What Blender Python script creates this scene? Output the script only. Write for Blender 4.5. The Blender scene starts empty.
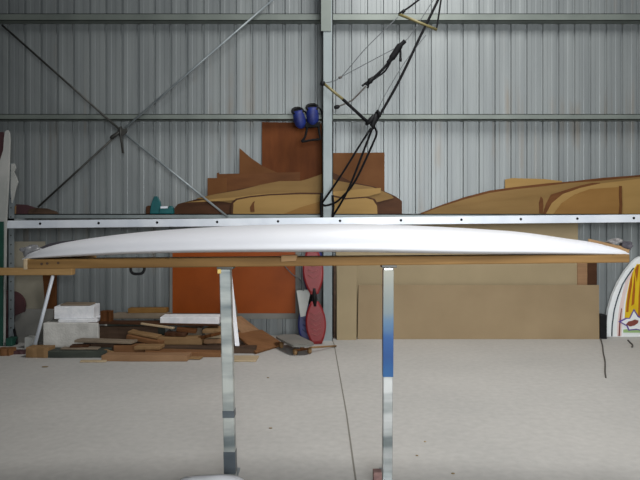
import bpy, bmesh, math, random
from mathutils import Vector, Matrix
random.seed(7)
S = bpy.context.scene
COL = S.collection
H = 1.22          # eye height of the photographer
F = 640.0
HY = 218.0

def P(px, py, Y):
    """point at distance Y that the photograph shows at px, py"""
    return Vector(((px - 320) / F * Y, Y, H - (py - HY) / F * Y))

def lin(c):
    r = []
    for v in c:
        v /= 255.0
        r.append(v / 12.92 if v <= 0.04045 else ((v + 0.055) / 1.055) ** 2.4)
    return (r[0], r[1], r[2], 1)

# ------------------------------------------------------------------ materials
def base_mat(name, col, rough=0.6, metal=0.0):
    m = bpy.data.materials.new(name); m.use_nodes = True
    nt = m.node_tree; b = nt.nodes['Principled BSDF']
    b.inputs['Base Color'].default_value = lin(col)
    b.inputs['Roughness'].default_value = rough
    b.inputs['Metallic'].default_value = metal
    return m, nt, b

def noise_mat(name, col, col2, scale=(4, 4, 4), rough=0.6, metal=0.0, detail=5, lo=0.35, hi=0.65, bump=0.0, bscale=60):
    m, nt, b = base_mat(name, col, rough, metal)
    tc = nt.nodes.new('ShaderNodeTexCoord'); mp = nt.nodes.new('ShaderNodeMapping')
    mp.inputs['Scale'].default_value = scale
    n = nt.nodes.new('ShaderNodeTexNoise'); n.inputs['Detail'].default_value = detail
    n.inputs['Scale'].default_value = 1.0
    r = nt.nodes.new('ShaderNodeValToRGB')
    r.color_ramp.elements[0].position = lo; r.color_ramp.elements[0].color = lin(col)
    r.color_ramp.elements[1].position = hi; r.color_ramp.elements[1].color = lin(col2)
    nt.links.new(tc.outputs['Object'], mp.inputs['Vector'])
    nt.links.new(mp.outputs['Vector'], n.inputs['Vector'])
    nt.links.new(n.outputs['Fac'], r.inputs['Fac'])
    nt.links.new(r.outputs['Color'], b.inputs['Base Color'])
    if bump > 0:
        n2 = nt.nodes.new('ShaderNodeTexNoise'); n2.inputs['Scale'].default_value = bscale
        bp = nt.nodes.new('ShaderNodeBump'); bp.inputs['Strength'].default_value = bump
        bp.inputs['Distance'].default_value = 0.01
        nt.links.new(tc.outputs['Object'], n2.inputs['Vector'])
        nt.links.new(n2.outputs['Fac'], bp.inputs['Height'])
        nt.links.new(bp.outputs['Normal'], b.inputs['Normal'])
    return m

def wood(name, col, col2, grain=(2.5, 30, 30), rough=0.65):
    return noise_mat(name, col, col2, scale=grain, rough=rough, detail=6, lo=0.3, hi=0.7, bump=0.05, bscale=80)

M = {}
M['floor'] = None
M['clad'] = noise_mat('zinc cladding', (115, 120, 121), (134, 139, 139), scale=(7, 7, 0.5), rough=0.45, metal=0.15, lo=0.3, hi=0.7)
def rust_streaks(m):
    nt = m.node_tree; b = nt.nodes['Principled BSDF']; src = b.inputs['Base Color'].links[0].from_socket
    tc = nt.nodes.new('ShaderNodeTexCoord'); fac = None
    for sc, lo, hi in (((9, 3, .35), .52, .72), ((.7, .7, .9), .5, .62)):
        mp = nt.nodes.new('ShaderNodeMapping'); mp.inputs['Scale'].default_value = sc; mp.inputs['Location'].default_value = (3.1, 0, 1.7)
        n = nt.nodes.new('ShaderNodeTexNoise'); n.inputs['Scale'].default_value = 1; n.inputs['Detail'].default_value = 4
        r = nt.nodes.new('ShaderNodeMapRange'); r.inputs['From Min'].default_value = lo; r.inputs['From Max'].default_value = hi
        nt.links.new(tc.outputs['Object'], mp.inputs['Vector']); nt.links.new(mp.outputs['Vector'], n.inputs['Vector']); nt.links.new(n.outputs['Fac'], r.inputs['Value'])
        if fac is None: fac = r.outputs['Result']
        else:
            mu = nt.nodes.new('ShaderNodeMath'); mu.operation = 'MULTIPLY'; nt.links.new(fac, mu.inputs[0]); nt.links.new(r.outputs['Result'], mu.inputs[1]); fac = mu.outputs[0]
    k = nt.nodes.new('ShaderNodeMath'); k.operation = 'MULTIPLY'; k.inputs[1].default_value = .55; nt.links.new(fac, k.inputs[0])
    mx = nt.nodes.new('ShaderNodeMix'); mx.data_type = 'RGBA'; mx.inputs[7].default_value = lin((120, 100, 74))
    nt.links.new(k.outputs[0], mx.inputs['Factor']); nt.links.new(src, mx.inputs[6]); nt.links.new(mx.outputs[2], b.inputs['Base Color'])
rust_streaks(M['clad'])
M['girt'] = noise_mat('galvanised girt', (102, 109, 104), (116, 123, 117), scale=(3, 3, 3), rough=0.5, metal=0.2)
M['column'] = noise_mat('galvanised column', (116, 125, 126), (130, 138, 139), scale=(4, 4, 2), rough=0.5, metal=0.15)
M['rail'] = noise_mat('pale zinc rail', (205, 212, 222), (226, 231, 238), scale=(3, 3, 3), rough=0.45, metal=0.1)
M['steel'] = noise_mat('grey steel', (120, 128, 132), (150, 158, 160), scale=(5, 5, 5), rough=0.45, metal=0.3)
M['darkmetal'] = noise_mat('dark iron', (50, 50, 48), (74, 74, 70), scale=(8, 8, 8), rough=0.5, metal=0.4)
M['black'] = noise_mat('black webbing', (7, 7, 9), (15, 15, 18), scale=(30, 30, 30), rough=0.8)
M['rubber'] = noise_mat('black rubber', (12, 12, 14), (22, 22, 24), scale=(20, 20, 20), rough=0.6)
M['greycord'] = base_mat('grey line', (84, 88, 90), 0.7)[0]
M['darkcord'] = base_mat('dark cord', (70, 66, 62), 0.7)[0]
M['white'] = noise_mat('white board foam', (206, 206, 210), (212, 212, 215), scale=(2, 2, 2), rough=0.45)
M['foam'] = noise_mat('white polystyrene', (222, 224, 228), (240, 240, 242), scale=(18, 18, 18), rough=0.8, bump=0.3, bscale=90)
M['foamgrey'] = noise_mat('dusty polystyrene', (190, 188, 182), (214, 212, 206), scale=(9, 9, 9), rough=0.85, bump=0.4, bscale=60)
M['plank'] = wood('ochre pine plank', (100, 76, 45), (142, 111, 70), grain=(1.6, 14, 26))
M['lightpine'] = wood('light pine', (172, 138, 92), (190, 156, 110), grain=(2, 20, 20))
M['tan'] = wood('tan hardboard', (144, 127, 101), (154, 137, 110), grain=(3, 3, 3))
M['tan2'] = wood('pale tan board', (154, 141, 114), (164, 150, 122), grain=(3, 3, 3))
M['template'] = wood('template plywood', (128, 104, 70), (146, 120, 84), grain=(1.2, 6, 9))
M['template2'] = wood('honey template plywood', (158, 131, 88), (172, 144, 100), grain=(1.2, 5, 8))
M['template3'] = wood('golden template plywood', (140, 106, 64), (154, 120, 76), grain=(2, 4, 6))
M['rust'] = wood('rust plywood', (102, 58, 30), (124, 74, 40), grain=(10, 3, 3))
M['rust2'] = wood('brown plywood', (112, 74, 44), (130, 90, 56), grain=(4, 3, 3))
M['brown'] = wood('brown board', (92, 58, 33), (110, 72, 42), grain=(3, 8, 12))
M['darkbrown'] = wood('dark brown board', (68, 44, 30), (84, 56, 39), grain=(3, 8, 12))
M['orange'] = noise_mat('orange brown panel', (138, 80, 34), (152, 90, 41), scale=(3, 3, 3), rough=0.4)
M['pinkwood'] = wood('pinkish timber', (138, 108, 83), (158, 126, 98), grain=(2.5, 20, 26))
M['redwood'] = wood('red brown timber', (112, 79, 53), (134, 97, 68), grain=(2.5, 20, 26))
M['tanwood'] = wood('tan timber', (130, 104, 74), (150, 122, 90), grain=(2.5, 20, 26))
M['darkwood'] = wood('dark timber', (66, 52, 44), (92, 74, 62), grain=(2.5, 20, 26))
M['greenwood'] = wood('dark green grey timber', (56, 62, 60), (78, 84, 80), grain=(2.5, 20, 26))
M['greywood'] = wood('weathered grey timber', (118, 108, 98), (146, 134, 120), grain=(2.5, 20, 26))
M['palewood'] = wood('pale timber', (168, 152, 128), (186, 170, 146), grain=(2.5, 20, 26))
M['greyboard'] = noise_mat('grey board', (104, 104, 100), (120, 118, 112), scale=(4, 4, 4), rough=0.7)
M['beigeboard'] = noise_mat('beige grey board', (140, 134, 118), (154, 148, 132), scale=(4, 4, 4), rough=0.7)
M['maroon'] = noise_mat('dark maroon', (58, 34, 38), (76, 44, 46), scale=(6, 6, 6), rough=0.6)
M['teal'] = noise_mat('teal tool plastic', (0, 74, 78), (10, 92, 94), scale=(9, 9, 9), rough=0.45)
M['green'] = noise_mat('green board', (14, 58, 48), (24, 76, 62), scale=(5, 5, 5), rough=0.6)
M['blue'] = noise_mat('blue fabric', (10, 22, 80), (16, 38, 112), scale=(14, 14, 14), rough=0.6)
M['bluedeck'] = noise_mat('blue plastic', (22, 30, 84), (32, 42, 104), scale=(6, 6, 6), rough=0.45)
M['red'] = noise_mat('red plastic', (112, 16, 20), (128, 24, 28), scale=(6, 6, 6), rough=0.45)
M['redpale'] = base_mat('pale red grip', (150, 82, 78), 0.6)[0]
M['yellowbar'] = noise_mat('worn yellow bar', (122, 112, 70), (96, 88, 56), scale=(10, 10, 10), rough=0.5)
M['plasticwhite'] = noise_mat('white plastic', (232, 232, 236), (242, 242, 246), scale=(5, 5, 5), rough=0.5)
M['whiteboardr'] = noise_mat('white gloss', (228, 232, 232), (238, 240, 240), scale=(3, 3, 3), rough=0.3)
M['offwhite'] = noise_mat('off white', (160, 162, 158), (178, 178, 174), scale=(5, 5, 5), rough=0.6)
M['yellow'] = noise_mat('yellow graphic', (214, 176, 20), (228, 196, 40), scale=(10, 10, 3), rough=0.35)
M['amber'] = noise_mat('amber graphic', (180, 104, 20), (150, 80, 20), scale=(10, 10, 4), rough=0.35)
M['purple'] = base_mat('purple graphic', (96, 70, 150), 0.4)[0]
M['maroong'] = base_mat('brown graphic', (128, 66, 56), 0.4)[0]
M['limeg'] = base_mat('green graphic', (150, 180, 120), 0.4)[0]
M['pink'] = base_mat('pink graphic', (226, 204, 200), 0.4)[0]
M['pinline'] = base_mat('dark pinline', (50, 62, 72), 0.4)[0]
M['bluefilm'] = noise_mat('blue protective film', (20, 70, 124), (44, 96, 144), scale=(14, 14, 7), rough=0.3)
M['bluefilmpale'] = noise_mat('worn blue film', (72, 104, 130), (112, 130, 140), scale=(14, 14, 9), rough=0.3)
M['tanreflection'] = noise_mat('tan reflection tone', (118, 118, 100), (138, 138, 122), scale=(14, 14, 9), rough=0.4)  # tan tone of the post's reflection, put into a colour
M['rag'] = noise_mat('grey rag', (92, 90, 90), (132, 128, 126), scale=(30, 30, 30), rough=0.9)
M['darkrag'] = noise_mat('dark rag', (50, 48, 54), (74, 70, 76), scale=(30, 30, 30), rough=0.9)
M['brick'] = noise_mat('brownish pink block', (120, 92, 88), (150, 120, 114), scale=(30, 30, 30), rough=0.9)
M['leaf'] = base_mat('dry leaf', (128, 110, 80), 0.8)[0]
M['yellowtape'] = base_mat('yellow tape', (210, 180, 100), 0.6)[0]

# stand tube; its bright and dark reflections are painted as blotchy colour noise
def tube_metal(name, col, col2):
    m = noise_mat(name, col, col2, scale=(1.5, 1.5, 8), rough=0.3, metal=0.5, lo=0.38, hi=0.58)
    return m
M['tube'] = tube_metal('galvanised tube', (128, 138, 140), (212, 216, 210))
def film_ramp(name, stops):
    m, nt, b = base_mat(name, (30, 80, 130), 0.3)
    tc = nt.nodes.new('ShaderNodeTexCoord'); sp = nt.nodes.new('ShaderNodeSeparateXYZ'); r = nt.nodes.new('ShaderNodeValToRGB')
    n = nt.nodes.new('ShaderNodeTexNoise'); n.inputs['Scale'].default_value = 16
    ad = nt.nodes.new('ShaderNodeMath'); ad.operation = 'MULTIPLY_ADD'; ad.inputs[1].default_value = .16
    sb = nt.nodes.new('ShaderNodeMath'); sb.operation = 'SUBTRACT'; sb.inputs[1].default_value = .08
    nt.links.new(tc.outputs['Generated'], sp.inputs[0]); nt.links.new(tc.outputs['Object'], n.inputs['Vector'])
    nt.links.new(n.outputs['Fac'], ad.inputs[0]); nt.links.new(sp.outputs['Z'], ad.inputs[2]); nt.links.new(ad.outputs[0], sb.inputs[0]); nt.links.new(sb.outputs[0], r.inputs['Fac'])
    el = r.color_ramp.elements
    while len(el) < len(stops): el.new(.5)
    for e, (p, c) in zip(el, stops): e.position = p; e.color = lin(c)
    nt.links.new(r.outputs['Color'], b.inputs['Base Color'])
    return m
M['film'] = film_ramp('blue film with painted reflection', [(0, (36, 90, 140)), (.16, (18, 66, 122)), (.36, (22, 74, 130)), (.5, (70, 104, 134)), (.62, (104, 118, 122)), (1, (122, 120, 102))])  # blue is the film's own; tan top paints the tube's reflected surroundings
M['tubebands'] = tube_metal('tube with painted reflections', (118, 126, 126), (206, 208, 206))  # same painted reflection bands, for the right post
for k_ in ('black', 'rubber'):
    M[k_].node_tree.nodes['Principled BSDF'].inputs['Specular IOR Level'].default_value = 0.2
M['tubedark'] = noise_mat('tube dark reflection', (84, 92, 98), (104, 112, 118), scale=(6, 6, 9), rough=0.4, metal=0.4)  # tone of the painted dark reflections

# translucent plastic
mt, nt, b = base_mat('clear crumpled plastic', (136, 136, 138), 0.25)
b.inputs['Transmission Weight'].default_value = 0.35
M['clearplastic'] = mt

# concrete floor with a saw-cut joint
def floor_mat():
    m, nt, b = base_mat('concrete', (172, 170, 164), 0.62)
    tc = nt.nodes.new('ShaderNodeTexCoord')
    def noise(sc, det, lo, hi, c1, c2):
        n = nt.nodes.new('ShaderNodeTexNoise'); n.inputs['Scale'].default_value = sc; n.inputs['Detail'].default_value = det
        r = nt.nodes.new('ShaderNodeValToRGB')
        r.color_ramp.elements[0].position = lo; r.color_ramp.elements[0].color = c1
        r.color_ramp.elements[1].position = hi; r.color_ramp.elements[1].color = c2
        nt.links.new(tc.outputs['Object'], n.inputs['Vector']); nt.links.new(n.outputs['Fac'], r.inputs['Fac'])
        return r.outputs['Color']
    big = noise(0.9, 6, 0.3, 0.72, lin((174, 172, 168)), lin((188, 185, 180)))
    fine = noise(22, 8, 0.2, 0.8, (0.86, 0.86, 0.86, 1), (1.05, 1.05, 1.05, 1))
    mx = nt.nodes.new('ShaderNodeMix'); mx.data_type = 'RGBA'; mx.blend_type = 'MULTIPLY'; mx.inputs['Factor'].default_value = 1
    nt.links.new(big, mx.inputs[6]); nt.links.new(fine, mx.inputs[7])
    nt.links.new(mx.outputs[2], b.inputs['Base Color'])
    return m
M['floor'] = floor_mat()

def grade(key, k, spec=None):
    nt = M[key].node_tree; b = nt.nodes['Principled BSDF']
    for nd in nt.nodes:
        if nd.type == 'VALTORGB':
            for e in nd.color_ramp.elements:
                c = e.color; e.color = (c[0] * k[0], c[1] * k[1], c[2] * k[2], 1)
    if spec is not None: b.inputs['Specular IOR Level'].default_value = spec
for key in ('template', 'template2', 'template3'): grade(key, (.74, .68, .52), .15)
grade('rust', (.64, .56, .44), .12); grade('rust2', (.6, .54, .46), .12)
for key in ('brown', 'darkbrown'): grade(key, (.8, .74, .64), .15)
grade('orange', (.9, .60, .38), .15)
for key in ('tan', 'tan2'): grade(key, (.88, .84, .79), .15)
for key in ('pinkwood', 'redwood', 'tanwood', 'palewood', 'darkwood', 'greywood', 'plank', 'lightpine', 'greenwood'): grade(key, (.92, .88, .80), .15)

# ------------------------------------------------------------------ builders
def link(name, bm, mat, parent=None, smooth=False, origin=None):
    bmesh.ops.recalc_face_normals(bm, faces=bm.faces[:])
    me = bpy.data.meshes.new(name); bm.to_mesh(me); bm.free()
    xs = [v.co for v in me.vertices]
    if origin is None:
        mn = Vector([min(c[i] for c in xs) for i in range(3)]); mx = Vector([max(c[i] for c in xs) for i in range(3)])
        origin = Vector(((mn.x + mx.x) / 2, (mn.y + mx.y) / 2, mn.z))
    me.transform(Matrix.Translation(-origin))
    o = bpy.data.objects.new(name, me); COL.objects.link(o)
    o.data.materials.append(mat)
    if smooth:
        for p in me.polygons: p.use_smooth = True
    o.location = origin
    if parent is not None:
        o.parent = parent
        q = parent; w = Vector((0, 0, 0))
        while q is not None:
            w += q.location; q = q.parent
        o.location = origin - w
    return o

def tag(o, label, cat, group=None):
    o['label'] = label; o['category'] = cat
    if group: o['group'] = group
    return o

def thing(name, loc, label, cat, group=None):
    e = bpy.data.objects.new(name, None); e.empty_display_size = 0.05
    COL.objects.link(e); e.location = loc
    return tag(e, label, cat, group)

def struct(o):
    o['kind'] = 'structure'; return o

def bevel(bm, w, seg=2):
    if w > 0:
        bmesh.ops.bevel(bm, geom=bm.edges[:], offset=w, segments=seg, affect='EDGES', profile=0.6, clamp_overlap=True)

def box_bm(x0, x1, y0, y1, z0, z1, bv=0.0, bm=None):
    nb = bmesh.new()
    bmesh.ops.create_cube(nb, size=1)
    for v in nb.verts:
        v.co = Vector((x0 if v.co.x < 0 else x1, y0 if v.co.y < 0 else y1, z0 if v.co.z < 0 else z1))
    bevel(nb, bv)
    if bm is None: return nb
    tmp = bpy.data.meshes.new('t'); nb.to_mesh(tmp); nb.free(); bm.from_mesh(tmp); bpy.data.meshes.remove(tmp)
    return bm

def hexa(c, bv=0.0):
    """c: 8 corners, bottom loop (4) then top loop (4)"""
    bm = bmesh.new()
    v = [bm.verts.new(p) for p in c]
    for f in ((0, 1, 2, 3), (4, 5, 6, 7), (0, 1, 5, 4), (1, 2, 6, 5), (2, 3, 7, 6), (3, 0, 4, 7)):
        bm.faces.new([v[i] for i in f])
    bmesh.ops.recalc_face_normals(bm, faces=bm.faces[:])
    bevel(bm, bv, 1)
    return bm

def smooth_line(pts, n=6):
    pts = [Vector(p) for p in pts]
    if len(pts) < 3: return pts
    out = []
    for i in range(len(pts) - 1):
        p0 = pts[max(i - 1, 0)]; p1 = pts[i]; p2 = pts[i + 1]; p3 = pts[min(i + 2, len(pts) - 1)]
        for k in range(n):
            t = k / n
            out.append(0.5 * ((2 * p1) + (p2 - p0) * t + (2 * p0 - 5 * p1 + 4 * p2 - p3) * t * t + (3 * p1 - p0 - 3 * p2 + p3) * t ** 3))
    out.append(pts[-1])
    return out

def tube_bm(pts, r, seg=8, bm=None):
    if bm is None: bm = bmesh.new()
    pts = [Vector(p) for p in pts]; n = len(pts)
    rr = r if isinstance(r, (list, tuple)) else [r] * n
    if len(rr) != n:
        rr = [rr[min(len(rr) - 1, int(i * len(rr) / n))] for i in range(n)]
    rings = []
    ref = None
    for i in range(n):
        d = (pts[min(i + 1, n - 1)] - pts[max(i - 1, 0)]).normalized()
        if ref is None:
            ref = Vector((0, 0, 1)) if abs(d.z) < 0.9 else Vector((1, 0, 0))
        a = (ref - d * ref.dot(d)).normalized(); ref = a
        b_ = d.cross(a)
        rings.append([bm.verts.new(pts[i] + (a * math.cos(2 * math.pi * k / seg) + b_ * math.sin(2 * math.pi * k / seg)) * rr[i]) for k in range(seg)])
    for i in range(n - 1):
        for k in range(seg):
            bm.faces.new((rings[i][k], rings[i][(k + 1) % seg], rings[i + 1][(k + 1) % seg], rings[i + 1][k]))
    bm.faces.new(rings[0][::-1]); bm.faces.new(rings[-1])
    return bm

def prism_bm(pts, Y, th, bv=0.0):
    """outline seen in the photograph standing at distance Y with thickness th"""
    bm = bmesh.new()
    w = [P(x, y, Y) for x, y in pts]
    a = [bm.verts.new(p) for p in w]; b_ = [bm.verts.new(p + Vector((0, th, 0))) for p in w]
    bm.faces.new(a); bm.faces.new(b_[::-1])
    n = len(w)
    for i in range(n): bm.faces.new((a[i], a[(i + 1) % n], b_[(i + 1) % n], b_[i]))
    bmesh.ops.recalc_face_normals(bm, faces=bm.faces[:])
    if bv and n <= 9: bevel(bm, bv, 1)
    return bm

def lathe_bm(center, axis, prof, seg=20, bm=None):
    """prof: list of (along, radius)"""
    if bm is None: bm = bmesh.new()
    axis = Vector(axis).normalized()
    ref = Vector((0, 0, 1)) if abs(axis.z) < 0.9 else Vector((1, 0, 0))
    a = (ref - axis * ref.dot(axis)).normalized(); b_ = axis.cross(a)
    rings = [[bm.verts.new(Vector(center) + axis * t + (a * math.cos(2 * math.pi * k / seg) + b_ * math.sin(2 * math.pi * k / seg)) * r) for k in range(seg)] for t, r in prof]
    for i in range(len(rings) - 1):
        for k in range(seg):
            bm.faces.new((rings[i][k], rings[i][(k + 1) % seg], rings[i + 1][(k + 1) % seg], rings[i + 1][k]))
    bm.faces.new(rings[0][::-1]); bm.faces.new(rings[-1])
    return bm

def lerp_tab(tab, x):
    for (x0, y0), (x1, y1) in zip(tab, tab[1:]):
        if x <= x1: 
            t = (x - x0) / (x1 - x0); return y0 + (y1 - y0) * max(0, t)
    return tab[-1][1]

def spline_tab(tab, x):
    n = len(tab)
    i = 0
    while i < n - 2 and x > tab[i + 1][0]: i += 1
    x0, y0 = tab[i]; x1, y1 = tab[i + 1]
    def sl(j):
        if j == 0: return (tab[1][1] - tab[0][1]) / (tab[1][0] - tab[0][0])
        if j == n - 1: return (tab[-1][1] - tab[-2][1]) / (tab[-1][0] - tab[-2][0])
        return (tab[j + 1][1] - tab[j - 1][1]) / (tab[j + 1][0] - tab[j - 1][0])
    h = x1 - x0; t = min(1, max(0, (x - x0) / h))
    return ((2 * t**3 - 3 * t**2 + 1) * y0 + (t**3 - 2 * t**2 + t) * h * sl(i) + (-2 * t**3 + 3 * t**2) * y1 + (t**3 - t**2) * h * sl(i + 1))

# ------------------------------------------------------------------ setting
WY = 6.65
fb = bmesh.new()
vs = [fb.verts.new(p) for p in ((-8, -6, 0), (8, -6, 0), (8, WY + 0.04, 0), (-8, WY + 0.04, 0),
                                (-8, -6, -.15), (8, -6, -.15), (8, WY + .04, -.15), (-8, WY + .04, -.15))]
for f in ((0, 1, 2, 3), (7, 6, 5, 4), (0, 4, 5, 1), (1, 5, 6, 2), (2, 6, 7, 3), (3, 7, 4, 0)): fb.faces.new([vs[i] for i in f])
struct(link('floor', fb, M['floor'], origin=Vector((0, 0, 0))))

# saw cut joints in the slab (shallow dark-filled lines)
M['joint'] = base_mat('joint filler', (120, 116, 108), 0.8)[0]
def joint(n, pts, w):
    bm = bmesh.new()
    for (x0, y0), (x1, y1) in zip(pts, pts[1:]):
        d = Vector((x1 - x0, y1 - y0, 0)).normalized(); s = Vector((-d.y, d.x, 0)) * w / 2
        a = [Vector((x0, y0, 0)) - s, Vector((x1, y1, 0)) - s, Vector((x1, y1, 0)) + s, Vector((x0, y0, 0)) + s]
        lo = [bm.verts.new(p + Vector((0, 0, -0.004))) for p in a]; hi = [bm.verts.new(p + Vector((0, 0, 0.0012))) for p in a]
        bm.faces.new(lo[::-1]); bm.faces.new(hi)
        for i in range(4): bm.faces.new((lo[i], lo[(i + 1) % 4], hi[(i + 1) % 4], hi[i]))
    struct(link(n, bm, M['joint']))
joint('trim_1', [(0.176, -5.9), (0.165, 4.0), (0.137, 6.15), (0.11, 6.62)], 0.009)

# corrugated cladding
def cladding():
    per = 0.1612; prof = []
    # (offset in period, depth): groove at 0, small stiffeners in the pan
    prof = [(0.0, 0.0), (0.007, 0.022), (0.027, 0.022), (0.034, 0.0), (0.072, 0.0), (0.078, 0.0015), (0.118, 0.0015), (0.124, 0.0)]
    bm = bmesh.new()
    cols = []
    # the sheets left and right of the column are lapped behind it, so the ribs restart there
    starts = [-0.055 - .1683 * k for k in range(48, -1, -1)] + [0.134 + .1657 * k for k in range(48)]
    for x0 in starts:
        for dx, dd in prof:
            x = x0 + dx
            cols.append((bm.verts.new((x, WY + dd, -0.02)), bm.verts.new((x, WY + dd, 2.6)), bm.verts.new((x, WY + dd, 5.4))))
    for a, b_ in zip(cols, cols[1:]):
        bm.faces.new((a[0], b_[0], b_[1], a[1])); bm.faces.new((a[1], b_[1], b_[2], a[2]))
    # sheet backing gives the wall its thickness
    xa = cols[0][0].co.x; xb = cols[-1][0].co.x
    box_bm(xa, xb, WY + 0.055, WY + 0.09, -0.02, 5.4, 0, bm)
    struct(link('wall_back', bm, M['clad'], origin=Vector((0, WY, 0))))
cladding()

def girt(n, z0, z1, y0=6.53):
    bm = box_bm(-8, 8, y0, y0 + 0.006, z0, z1)                 # web facing the room
    box_bm(-8, 8, y0, WY, z0, z0 + 0.006, 0, bm)               # bottom flange
    box_bm(-8, 8, y0, WY, z1 - 0.006, z1, 0, bm)               # top flange
    struct(link(n, bm, M['girt']))
def zpx(y, Y): return H - (y - HY) / F * Y
girt('trim_2', zpx(20.5, 6.53), zpx(13.5, 6.53))
girt('trim_3', zpx(119.5, 6.53), zpx(114.0, 6.53))
# column (C section) with its cap cleat
cx0 = P(322.6, 0, 6.36).x; cx1 = P(333, 0, 6.36).x
bm = box_bm(cx0, cx1, 6.36, 6.368, 0, 5.4)
box_bm(cx0, cx0 + 0.008, 6.36, 6.525, 0, 5.4, 0, bm); box_bm(cx1 - 0.008, cx1, 6.36, 6.525, 0, 5.4, 0, bm)
struct(link('trim_4', bm, M['column']))
bm = box_bm(cx0 - 0.015, cx0 + 0.085, 6.348, 6.36, zpx(31, 6.35), 5.4)
struct(link('trim_5', bm, M['girt']))

# ------------------------------------------------------------------ cross brace on the wall
t = thing('cross_brace', P(122, 132, 6.45), 'crossed thin steel brace rods meeting at a dark plate on the left wall', 'brace')
YB = 6.46
for a, b_ in (((2, 25), (119, 129)), ((125, 134), (228, 217)), ((276, -3), (125, 128)), ((119, 133), (38, 207))):
    link('rod', tube_bm([P(a[0], a[1], YB), P(b_[0], b_[1], YB)], 0.0105), M['steel'] if b_[0] > 200 or a[0] > 200 else M['darkmetal'], t, True)
link('gusset_plate', prism_bm([(118, 128), (121, 126), (123, 129), (127, 128), (127, 132), (124, 135), (119, 136), (117, 133)], YB - 0.02, 0.012), M['darkmetal'], t)
link('turnbuckle', tube_bm([P(110, 138, YB - .015), P(112, 137, YB - .015), P(119, 132.5, YB - .015), P(121, 131, YB - .015)], [0.008, 0.018, 0.018, 0.008]), M['darkmetal'], t, True)
link('tail_rod', tube_bm([P(120, 127, YB - .03), P(120.5, 134, YB - .03), P(123, 153, YB - .03)], 0.012), M['darkmetal'], t, True)

# ------------------------------------------------------------------ rack along the wall
RY = 6.2
t = thing('storage_rack', P(11, 350, 6.22) * 1.0, 'long wall rack with pale drilled front rail and grey posts', 'rack')
t.location.z = 0
xl, xr = -3.75, 3.75
def rz(px, off): return zpx(224.6 - 6.2 * px / 640 + off, RY)
def rail_corner(x, off, y):
    px = 320 + x / RY * F
    return Vector((x, y, rz(px, off)))
c = [rail_corner(xl, 3.9, RY), rail_corner(xr, 3.9, RY), rail_corner(xr, 3.9, RY + .03), rail_corner(xl, 3.9, RY + .03),
     rail_corner(xl, -3.9, RY), rail_corner(xr, -3.9, RY), rail_corner(xr, -3.9, RY + .03), rail_corner(xl, -3.9, RY + .03)]
rail = link('front_rail', hexa(c, 0.003), M['rail'], t)
for px in (40, 98.5, 157, 217, 278, 340, 401, 461.5, 521, 577.5, 634):
    p = P(px, 224.2 - 6.0 * px / 640 - 0.2, RY - 0.004)
    link('hole_disc', lathe_bm(p, (0, 1, 0), [(0, 0.008), (0.003, 0.0125), (0.006, 0.0125)], 12), M['black'], rail, True)  # dark discs standing in for the drilled holes of the rail
for (pxa, pxb, top, bmat) in ((8, 14, 163, 'steel'), (662, 668, 213, 'steel')):
    xa = P(pxa, 0, 6.24).x; xb = P(pxb, 0, 6.24).x
    up = bmesh.new(); box_bm(xa, xb, 6.24, 6.246, 0, zpx(top, 6.24), 0, up); box_bm(xa, xa + .006, 6.24, 6.29, 0, zpx(top, 6.24), 0, up)
    u = link('upright', up, M[bmat], t)
    if pxa < 640:
        for k in range(int(zpx(top, 6.24) / 0.09)):
            link('punched_hole', lathe_bm(((xa + xb) / 2, 6.237, 0.06 + 0.09 * k), (0, 1, 0), [(0, 0.007), (0.002, 0.007)], 8), M['darkmetal'], u)
    link('bracket_arm', box_bm(xa, xb, 6.24, WY - 0.005, 1.185, 1.215), M[bmat], t)
for a, b_ in ((xl, cx0 - 0.015), (cx1 + 0.015, xr)):
    bm = box_bm(a, b_, 6.47, 6.645, 1.252, 1.262); box_bm(a, b_, 6.47, 6.476, 1.218, 1.262, 0, bm)
    link('shelf', bm, M['column'], t)
SH = 1.262      # top of the shelf

# hanging bits beside the left rack post
o = link('hook_strip', prism_bm([(11, 164), (14, 163.5), (15.5, 168), (13.5, 172), (16, 177), (17.5, 182), (15.5, 188), (13.5, 197), (11.5, 203), (10.5, 190)], 6.22, 0.02), M['offwhite'])
tag(o, 'dusty grey ragged strip hanging on the top of the rack post', 'strip')
# white board end standing at the left edge of the picture
t = thing('white_fin_board', P(2, 349, 6.17), 'tall white board with rounded tip standing at the left edge of the photo', 'board')
t.location.z = 0
pts = [(-14, 348), (4, 348), (5.5, 225), (8.0, 180), (9.2, 140), (8.6, 132), (7, 130), (5, 131.5), (4, 138), (3.2, 150), (0, 160), (-6, 175), (-14, 200)]
link('board', prism_bm(pts, 6.13, 0.03, 0.004), M['offwhite'], t)
o = link('green_board', prism_bm([(-12, 349.6), (2.2, 349.6), (3, 225), (-12, 225)], 6.09, 0.02), M['green'])
o.location.z = 0.0
tag(o, 'narrow green board standing in front of the white board at left edge', 'board')
o = link('maroon_board', prism_bm([(-12, 132), (3.6, 132), (3.6, 216), (-12, 216)], 6.40, 0.015), M['maroon'])
tag(o, 'dark maroon board on the rack behind the tall white board tip', 'board')

# ------------------------------------------------------------------ things standing on the rack
def shelf_sheet(name, pts, Y, mat, label, cat='plywood', th=0.009, group=None):
    bot = max(p[1] for p in pts)
    pts = [(x, y if y < bot - 0.01 else 0) for x, y in pts]
    yb = HY - (SH - H) / Y * F
    pts = [(x, yb if y == 0 else y) for x, y in pts]
    o = link(name, prism_bm(pts, Y, th), M[mat])
    return tag(o, label, cat, group)

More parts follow.
